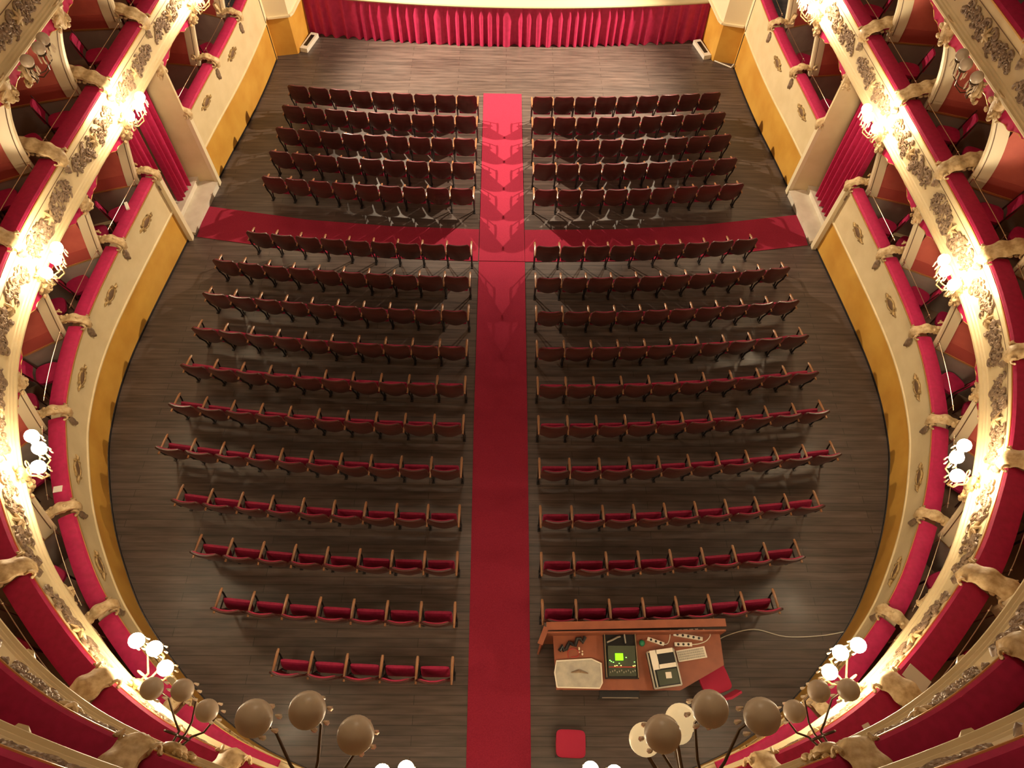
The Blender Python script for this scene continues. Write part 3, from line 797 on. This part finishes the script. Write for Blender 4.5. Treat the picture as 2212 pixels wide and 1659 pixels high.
# ------------------------------------------------------------------ control desk at the right rear
DZ = fz(1.7)
def L3(x, y, z): return Vector((x, y, DZ+z))
e = empty('control_desk', L3(2.05, 1.7, 0))
m = MB(); m.prism([(.83, 1.27), (2.64, 1.27), (3.33, 1.62), (3.33, 2.07), (.80, 2.02)], DZ+.66, DZ+.69); obj('tabletop', m, M['desk'], e)
m = MB(); m.bar(L3(.70, 2.03, .46), L3(3.36, 2.075, .46), .025, .92); m.bar(L3(.69, 2.115, .93), L3(3.37, 2.185, .93), .115, .02); obj('front_board', m, M['desk'], e)
m = MB(); m.bar(L3(.69, 2.03, .46), L3(.60, 1.86, .46), .03, .90); m.bar(L3(.69, 2.10, .925), L3(.59, 1.86, .925), .08, .02); obj('side_board', m, M['desk'], e)
for (x, y) in ((.95, 1.36), (2.55, 1.36), (.95, 1.98), (3.2, 1.98)):
    m = MB(); m.box(L3(x, y, .33), (.05, .05, .66)); obj('leg', m, M['dark_iron'], e)
tag(e, 'terracotta control desk with raised front board behind the last right row', 'desk')
TZ = .691
# lighting console in its rack
e = empty('lighting_console', L3(1.79, 1.74, TZ)); z = TZ
m = MB(); m.prism([(1.55, 1.42), (2.04, 1.42), (2.04, 2.05), (1.55, 2.05)], DZ+z, DZ+z+.05); obj('rack_base', m, M['black'], e)
m = MB()
for x in (1.565, 2.025): m.bar(L3(x, 1.43, z+.075), L3(x, 2.04, z+.075), .012, .05)
obj('side_rail', m, M['brass'], e)
m = MB(); rows = [[L3(x, y, z+h) for x in (1.595, 2.0)] for y, h in ((1.45, .085), (1.56, .09), (1.58, .10), (1.86, .15), (1.87, .05))]; m.grid(rows)
m.quad(L3(1.595, 1.45, z+.085), L3(2.0, 1.45, z+.085), L3(2.0, 1.45, z+.05), L3(1.595, 1.45, z+.05)); obj('control_panel', m, M['console_green'], e)
def onp(y): return .10+(y-1.58)/(1.86-1.58)*.05
m = MB(); a, b = 1.66, 1.755
m.prism([(1.70, a), (1.815, a), (1.815, b), (1.70, b)], DZ+z+onp(a)+.0, DZ+z+onp(b)+.012); so = obj('screen', m, M['lcd'], e); so['label'] = 'glowing green screen'
for nm, mt, pts in (('green_key', M['led_green'], ((1.62, 1.66), (1.64, 1.645), (1.67, 1.635), (1.86, 1.70), (1.98, 1.64), (1.755, 1.62))), ('amber_key', M['led_amber'], ((1.69, 1.585), (1.72, 1.59), (1.78, 1.59), (1.96, 1.585), (1.985, 1.59)))):
    for x, y in pts:
        m = MB(); m.box(L3(x, y, z+onp(y)+.006), (.016, .010, .010)); obj(nm, m, mt, e)
for i in range(12):
    m = MB(); x = 1.62+.033*i; m.box(L3(x, 1.50+.012*(i % 3), z+.095), (.014, .022, .016)); obj('fader', m, M['case_metal'], e)
m = MB(); m.bar(L3(1.60, 1.572, z+.097), L3(1.99, 1.572, z+.097), .012, .006); obj('divider_strip', m, M['red_cable'], e)
tag(e, 'dark lighting console with glowing green screen on the control desk', 'lighting console')
# cables and clutter in the rack behind the console
m = MB(); m.tube([L3(1.60, 1.92, z+.07), L3(1.68, 1.95, z+.10), L3(1.76, 1.99, z+.11), L3(1.80, 2.0, z+.1)], .014, 6); tag(obj('torch', m, M['case_metal'], smooth=True, origin=L3(1.7, 1.95, z+.06)), 'small grey torch lying behind the lighting console', 'torch')
m = MB(); m.bar(L3(1.87, 1.9, z+.1), L3(1.86, 2.03, z+.1), .018, .05); tag(obj('bracket', m, M['case_metal'], origin=L3(1.87, 1.95, z+.06)), 'upright pale metal bracket behind the lighting console', 'bracket')
# drawer tray in front
e = empty('operator_stool', L3(1.76, 1.27, 0))
m = MB(); m.box(L3(1.76, 1.30, .58), (.58, .26, .06)); obj('seat', m, M['black'], e)
m = MB(); m.tube([L3(1.50, 1.175, .615), L3(2.03, 1.175, .615)], .008, 6); obj('front_bar', m, M['case_metal'], e)
for x in (1.52, 2.0):
    for y in (1.22, 1.38):
        m = MB(); m.tube([L3(x, y, 0), L3(x, y, .56)], .013, 6); obj('leg', m, M['dark_iron'], e)
tag(e, 'black bench with thin metal edge below the lighting console', 'bench')
# open flight case
e = empty('flight_case', L3(2.4, 1.55, TZ)); rotm = Matrix.Rotation(R(8), 4, 'Z'); c = Vector((2.41, 1.555, DZ))
def FC(x, y, z_): return c + rotm @ Vector((x, y, 0)) + Vector((0, 0, z_))
m = MB(); m.box(FC(0, 0, z+.05), (.40, .50, .10), rotm.to_3x3()); obj('body', m, M['black'], e)
m = MB()
for a, b in (((-.2, -.25), (.2, -.25)), ((.2, -.25), (.2, .25)), ((.2, .25), (-.2, .25)), ((-.2, .25), (-.2, -.25)), ((-.155, -.25), (-.155, .25))): m.bar(FC(a[0], a[1], z+.105), FC(b[0], b[1], z+.105), .022, .022)
obj('metal_edging', m, M['case_metal'], e)
m = MB(); m.box(FC(.03, -.12, z+.108), (.30, .20, .012), rotm.to_3x3()); obj('panel', m, M['console_green'], e)
tag(e, 'black flight case with pale metal edges on the control desk', 'case')
m = MB(); zz = z+.122
for (cx, cy, w, h) in ((-.115, .13, .10, .27), (.055, .235, .26, .06), (.055, .03, .26, .06)): m.box(FC(cx, cy, zz), (w, h, .006), rotm.to_3x3())
tag(obj('cut_paper_sheet', m, M['paper'], origin=FC(0, .13, zz)), 'white paper sheet with a square cut-out on the flight case', 'paper')
m = MB(); m.box(FC(.04, -.10, zz), (.085, .085, .006), (rotm @ Matrix.Rotation(R(-4), 4, 'Z')).to_3x3()); tag(obj('paper_note', m, M['paper'], origin=FC(.04, -.1, zz)), 'small square white note on the flight case', 'note')
# printed sheet tray on the left
e = empty('plastic_tray', L3(1.15, 1.47, TZ))
m = MB(); m.prism([(.84, 1.30), (1.46, 1.29), (1.50, 1.36), (1.50, 1.63), (1.36, 1.69), (.84, 1.66), (.81, 1.5)], DZ+z, DZ+z+.03); obj('base', m, M['grey_sheet'], e)
m = MB(); ring = [(.84, 1.30), (1.46, 1.29), (1.50, 1.36), (1.50, 1.63), (1.36, 1.69), (.84, 1.66), (.81, 1.5)]
m.tube([L3(a, b, z+.035) for a, b in ring+ring[:1]], .011, 6); obj('rim', m, M['paper'], e)
m = MB(); m.tube([L3(1.05, 1.50, z+.04), L3(1.16, 1.52, z+.045), L3(1.3, 1.49, z+.04)], [.008, .025, .006], 6); obj('lid_catch', m, M['relief'], e)
tag(e, 'shallow grey tray with pale rim at the left end of the desk', 'tray')
# keyboard
e = empty('keyboard', L3(2.86, 1.77, TZ)); rk = Matrix.Rotation(R(9), 4, 'Z')
m = MB(); m.box(L3(2.86, 1.77, z+.012), (.44, .16, .022), rk.to_3x3()); obj('body', m, M['paper'], e)
m = MB()
for i in range(14):
    for j in range(4):
        q = rk @ Vector((-.19+.0285*i, -.052+.034*j, 0)); m.box(L3(2.86+q.x, 1.77+q.y, z+.026), (.022, .026, .008), rk.to_3x3())
o = obj('keys', m, M['grey_sheet'], e); o['kind'] = 'stuff'
tag(e, 'pale computer keyboard lying slanted on the right of the desk', 'keyboard')
# power strips
def strip(name, a, b, w, label, n):
    e = empty('power_strip', L3((a[0]+b[0])/2, (a[1]+b[1])/2, TZ)); m = MB(); m.bar(L3(a[0], a[1], z+.02), L3(b[0], b[1], z+.02), w, .038); obj('body', m, M['white'], e)
    for i in range(n):
        t = (i+.7)/(n+.4); x, y = a[0]+(b[0]-a[0])*t, a[1]+(b[1]-a[1])*t; m = MB(); m.ball(L3(x, y, z+.038), (.02, .02, .008), 8, 5); obj('socket', m, M['black'], e)
    tag(e, label, 'power strip', 'white power strips on the desk')
strip('a', (2.62, 2.055), (3.05, 1.985), .05, 'longest white power strip, slanting under the front board on the right', 5)
strip('b', (2.62, 1.905), (2.88, 1.905), .055, 'short white power strip straight above the keyboard', 3)
strip('c', (2.22, 1.985), (2.46, 1.905), .05, 'white power strip slanting above the flight case', 3)
strip('d', (2.70, 2.10), (3.0, 2.115), .04, 'white power strip lying right against the front board', 3)
def cord(pts, r, mt, label, cat='cable', name='power_cable'):
    m = MB(); P = [Vector(p) for p in pts]; Q = []
    for i in range(len(P)-1):
        a, b, c_, d = P[max(i-1, 0)], P[i], P[i+1], P[min(i+2, len(P)-1)]
        for j in range(6):
            t = j/6; Q.append(.5*((2*b)+(c_-a)*t+(2*a-5*b+4*c_-d)*t*t+(3*b-a-3*c_+d)*t**3))
    Q.append(P[-1]); m.tube(Q, r, 6); tag(obj(name, m, mt, smooth=True, origin=P[0]), label, cat)
cord([L3(2.88, 1.905, z+.02), L3(3.0, 1.92, z+.01), L3(3.12, 1.97, z+.01), L3(3.18, 2.06, z+.01), L3(3.08, 2.13, z+.01)], .007, M['white'], 'white cable looping between the power strips on the desk')
cord([L3(2.46, 1.905, z+.02), L3(2.52, 1.92, z+.01), L3(2.56, 2.0, z+.01), L3(2.58, 2.12, z+.02)], .006, M['white'], 'short white cable rising from the slanting strip')
cord([L3(1.02, 1.70, z+.008), L3(1.02, 1.80, z+.008), L3(1.10, 1.84, z+.008), L3(1.17, 1.80, z+.008), L3(1.16, 1.73, z+.008), L3(1.06, 1.72, z+.008)], .007, M['red_cable'], 'coiled red cable beside the grey tray')
m = MB()
for i in range(7): m.ball(L3(1.20+.03*math.cos(i*2.1), 1.80+.05*math.sin(i*1.7), z+.02), .014, 7, 5)
tag(obj('plug_adapters', m, M['crystal'], smooth=True, origin=L3(1.2, 1.8, z)), 'clump of small shiny plugs beside the coiled red cable', 'plugs')
m = MB(); rg = random.Random(2); m.tube([L3(.87+.04*i+.02*rg.random(), 1.80+.20*(i/10)+.05*math.sin(i*1.9), z+.03+.02*math.cos(i)) for i in range(11)], .03, 7); tag(obj('black_cloth', m, M['black'], smooth=True, origin=L3(1, 1.9, z)), 'crumpled black bag in the left corner of the desk', 'bag')
m = MB(); m.ball(L3(2.13, 1.92, z+.03), (.045, .05, .03), 10, 7); tag(obj('tape_roll', m, M['green'], smooth=True, origin=L3(2.13, 1.92, z)), 'small green roll beside the lighting console', 'tape')
# floor cable to the right wall
cord([(3.34, 2.0, fz(2)+.35), (3.40, 2.02, fz(2)+.02), (3.62, 2.16, fz(2.1)+.012), (4.1, 2.27, fz(2.2)+.012), (4.6, 2.16, fz(2.2)+.012), (5.2, 2.18, fz(2.2)+.012), (5.66, 2.26, fz(2.2)+.012)], .008, M['white'], 'thin cable running over the floor from desk to right wall', name='floor_cable')
# chairs of the desk
def stool(name, cx, cy, w, d, h, label, mt, rz=0.):
    e = empty('red_chair', (cx, cy, fz(cy)), rz)
    m = MB(); rows = []
    for zz, q in ((h-.05, .97), (h-.02, 1.02), (h+.02, 1.0), (h+.035, .85)):
        rows.append([Vector((math.copysign(abs(math.cos(a))**.35, math.cos(a))*w/2*q, math.copysign(abs(math.sin(a))**.35, math.sin(a))*d/2*q*(1 if math.sin(a) > 0 else 1), zz)) for a in [2*PI*i/24 for i in range(24)]])
    m.loft(rows); put('seat', m.mesh('seat', mt, True), e)
    for sx in (-1, 1):
        for sy in (-1, 1):
            l = MB(); l.tube([(sx*w*.42, sy*d*.42, 0), (sx*w*.40, sy*d*.40, h-.04)], .015, 7); put('leg', l.mesh('leg', M['dark_iron'], True), e)
    b = MB(); rows = []
    for u in (0, .3, .7, 1.):
        y = -d/2-.02-.05*u; zz = h+.12+.3*u; ww = w*.46*(1-.12*u*u); rows.append([Vector((-ww, y, zz)), Vector((0, y-.03, zz)), Vector((ww, y, zz)), Vector((ww, y-.03, zz)), Vector((0, y-.06, zz)), Vector((-ww, y-.03, zz))])
    b.loft(rows)
    return e, b
e, b = stool('a', 1.03, .58, .42, .36, .45, '', M['magenta'], R(-2))
tag(e, 'square red seat standing alone near the aisle behind the desk', 'chair', 'loose red chairs at the desk')
e, b = stool('b', 3.22, 1.46, .44, .42, .44, '', M['magenta'], R(18))
put('backrest', b.mesh('backrest', M['magenta'], True), e)
tag(e, 'magenta upholstered chair tucked at the right corner of the desk', 'chair', 'loose red chairs at the desk')
# small things left on the rails
def onrail(name, k, s, off, sd, size, rz, mt, label, cat):
    p = W(s, off, TIER[k]['top']+.075, sd); m = MB(); m.box((0, 0, size[2]/2), size, Matrix.Rotation(rz, 3, 'Z')); o = put(name, m.mesh(name, mt), None, p); tag(o, label, cat)
onrail('paper_card', 1, D[7]+1.38, .11, -1, (.13, .10, .012), .2, M['paper'], 'small white card on the lowest left velvet rail', 'card')
onrail('paper_leaflet', 1, D[4]+.9, .17, -1, (.06, .20, .03), .5, M['paper'], 'pale leaflet on the left velvet rail behind the entrance', 'leaflet')
onrail('paper_leaflet', 2, D[9]+1.5, .14, 1, (.17, .26, .01), .75, M['paper'], 'white leaflet on the right second tier velvet rail', 'leaflet')
onrail('paper_slip', 2, D[10]+.55, .2, 1, (.08, .16, .01), .4, M['paper'], 'white paper slip on the right second tier near the bottom edge', 'paper')

# ------------------------------------------------------------------ lights
def spot(loc, tgt, power, size, ang, col=(1, .80, .56), blend=.6):
    l = bpy.data.lights.new('house_light', 'SPOT'); l.energy = power; l.color = col; l.spot_size = ang; l.spot_blend = blend; l.shadow_soft_size = size
    o = bpy.data.objects.new('house_light', l); COL.objects.link(o); o.location = loc
    d = Vector(tgt)-Vector(loc); o.rotation_euler = d.to_track_quat('-Z', 'Y').to_euler(); return o
for sd in (-1, 1): spot((sd*5.5, 18.0, 5.4), (sd*-1.5, 16.0, -.8), 4700, .10, R(88), blend=.75)
l = bpy.data.lights.new('ceiling_fill_light', 'POINT'); l.energy = 215; l.color = (1, .80, .58); l.shadow_soft_size = .7  # soft fill added below the ceiling to lift the hall, no fitting there
o = bpy.data.objects.new('ceiling_fill_light', l); COL.objects.link(o); o.location = (0, 8.5, 12.2)
w = bpy.data.worlds.new('World'); SC.world = w; w.use_nodes = True
w.node_tree.nodes['Background'].inputs['Color'].default_value = (.9, .75, .55, 1); w.node_tree.nodes['Background'].inputs['Strength'].default_value = .12

# ------------------------------------------------------------------ camera
cam = bpy.data.cameras.new('camera'); co = bpy.data.objects.new('camera', cam); COL.objects.link(co); SC.camera = co
cam.sensor_fit = 'HORIZONTAL'; cam.sensor_width = 36.; cam.lens = 1533/2212*36.; cam.clip_start = .05; cam.clip_end = 200
pitch, yaw, roll = R(60.2), R(1.54), R(1.98)
f = Vector((math.sin(yaw)*math.cos(pitch), math.cos(yaw)*math.cos(pitch), -math.sin(pitch))); r = Vector((math.cos(yaw), -math.sin(yaw), 0)); u = r.cross(f)
r2 = r*math.cos(roll)+u*math.sin(roll); u2 = -r*math.sin(roll)+u*math.cos(roll)
mw = Matrix(((r2.x, u2.x, -f.x), (r2.y, u2.y, -f.y), (r2.z, u2.z, -f.z))).to_4x4(); mw.translation = Vector((-.0026, 0, CAMZ)); co.matrix_world = mw
vs = SC.view_settings; vs.view_transform = 'Standard'; vs.look = 'None'; vs.gamma = 1.; vs.exposure = .9; vs.use_curve_mapping = False
cy = SC.cycles; cy.max_bounces = 7; cy.diffuse_bounces = 4; cy.glossy_bounces = 3
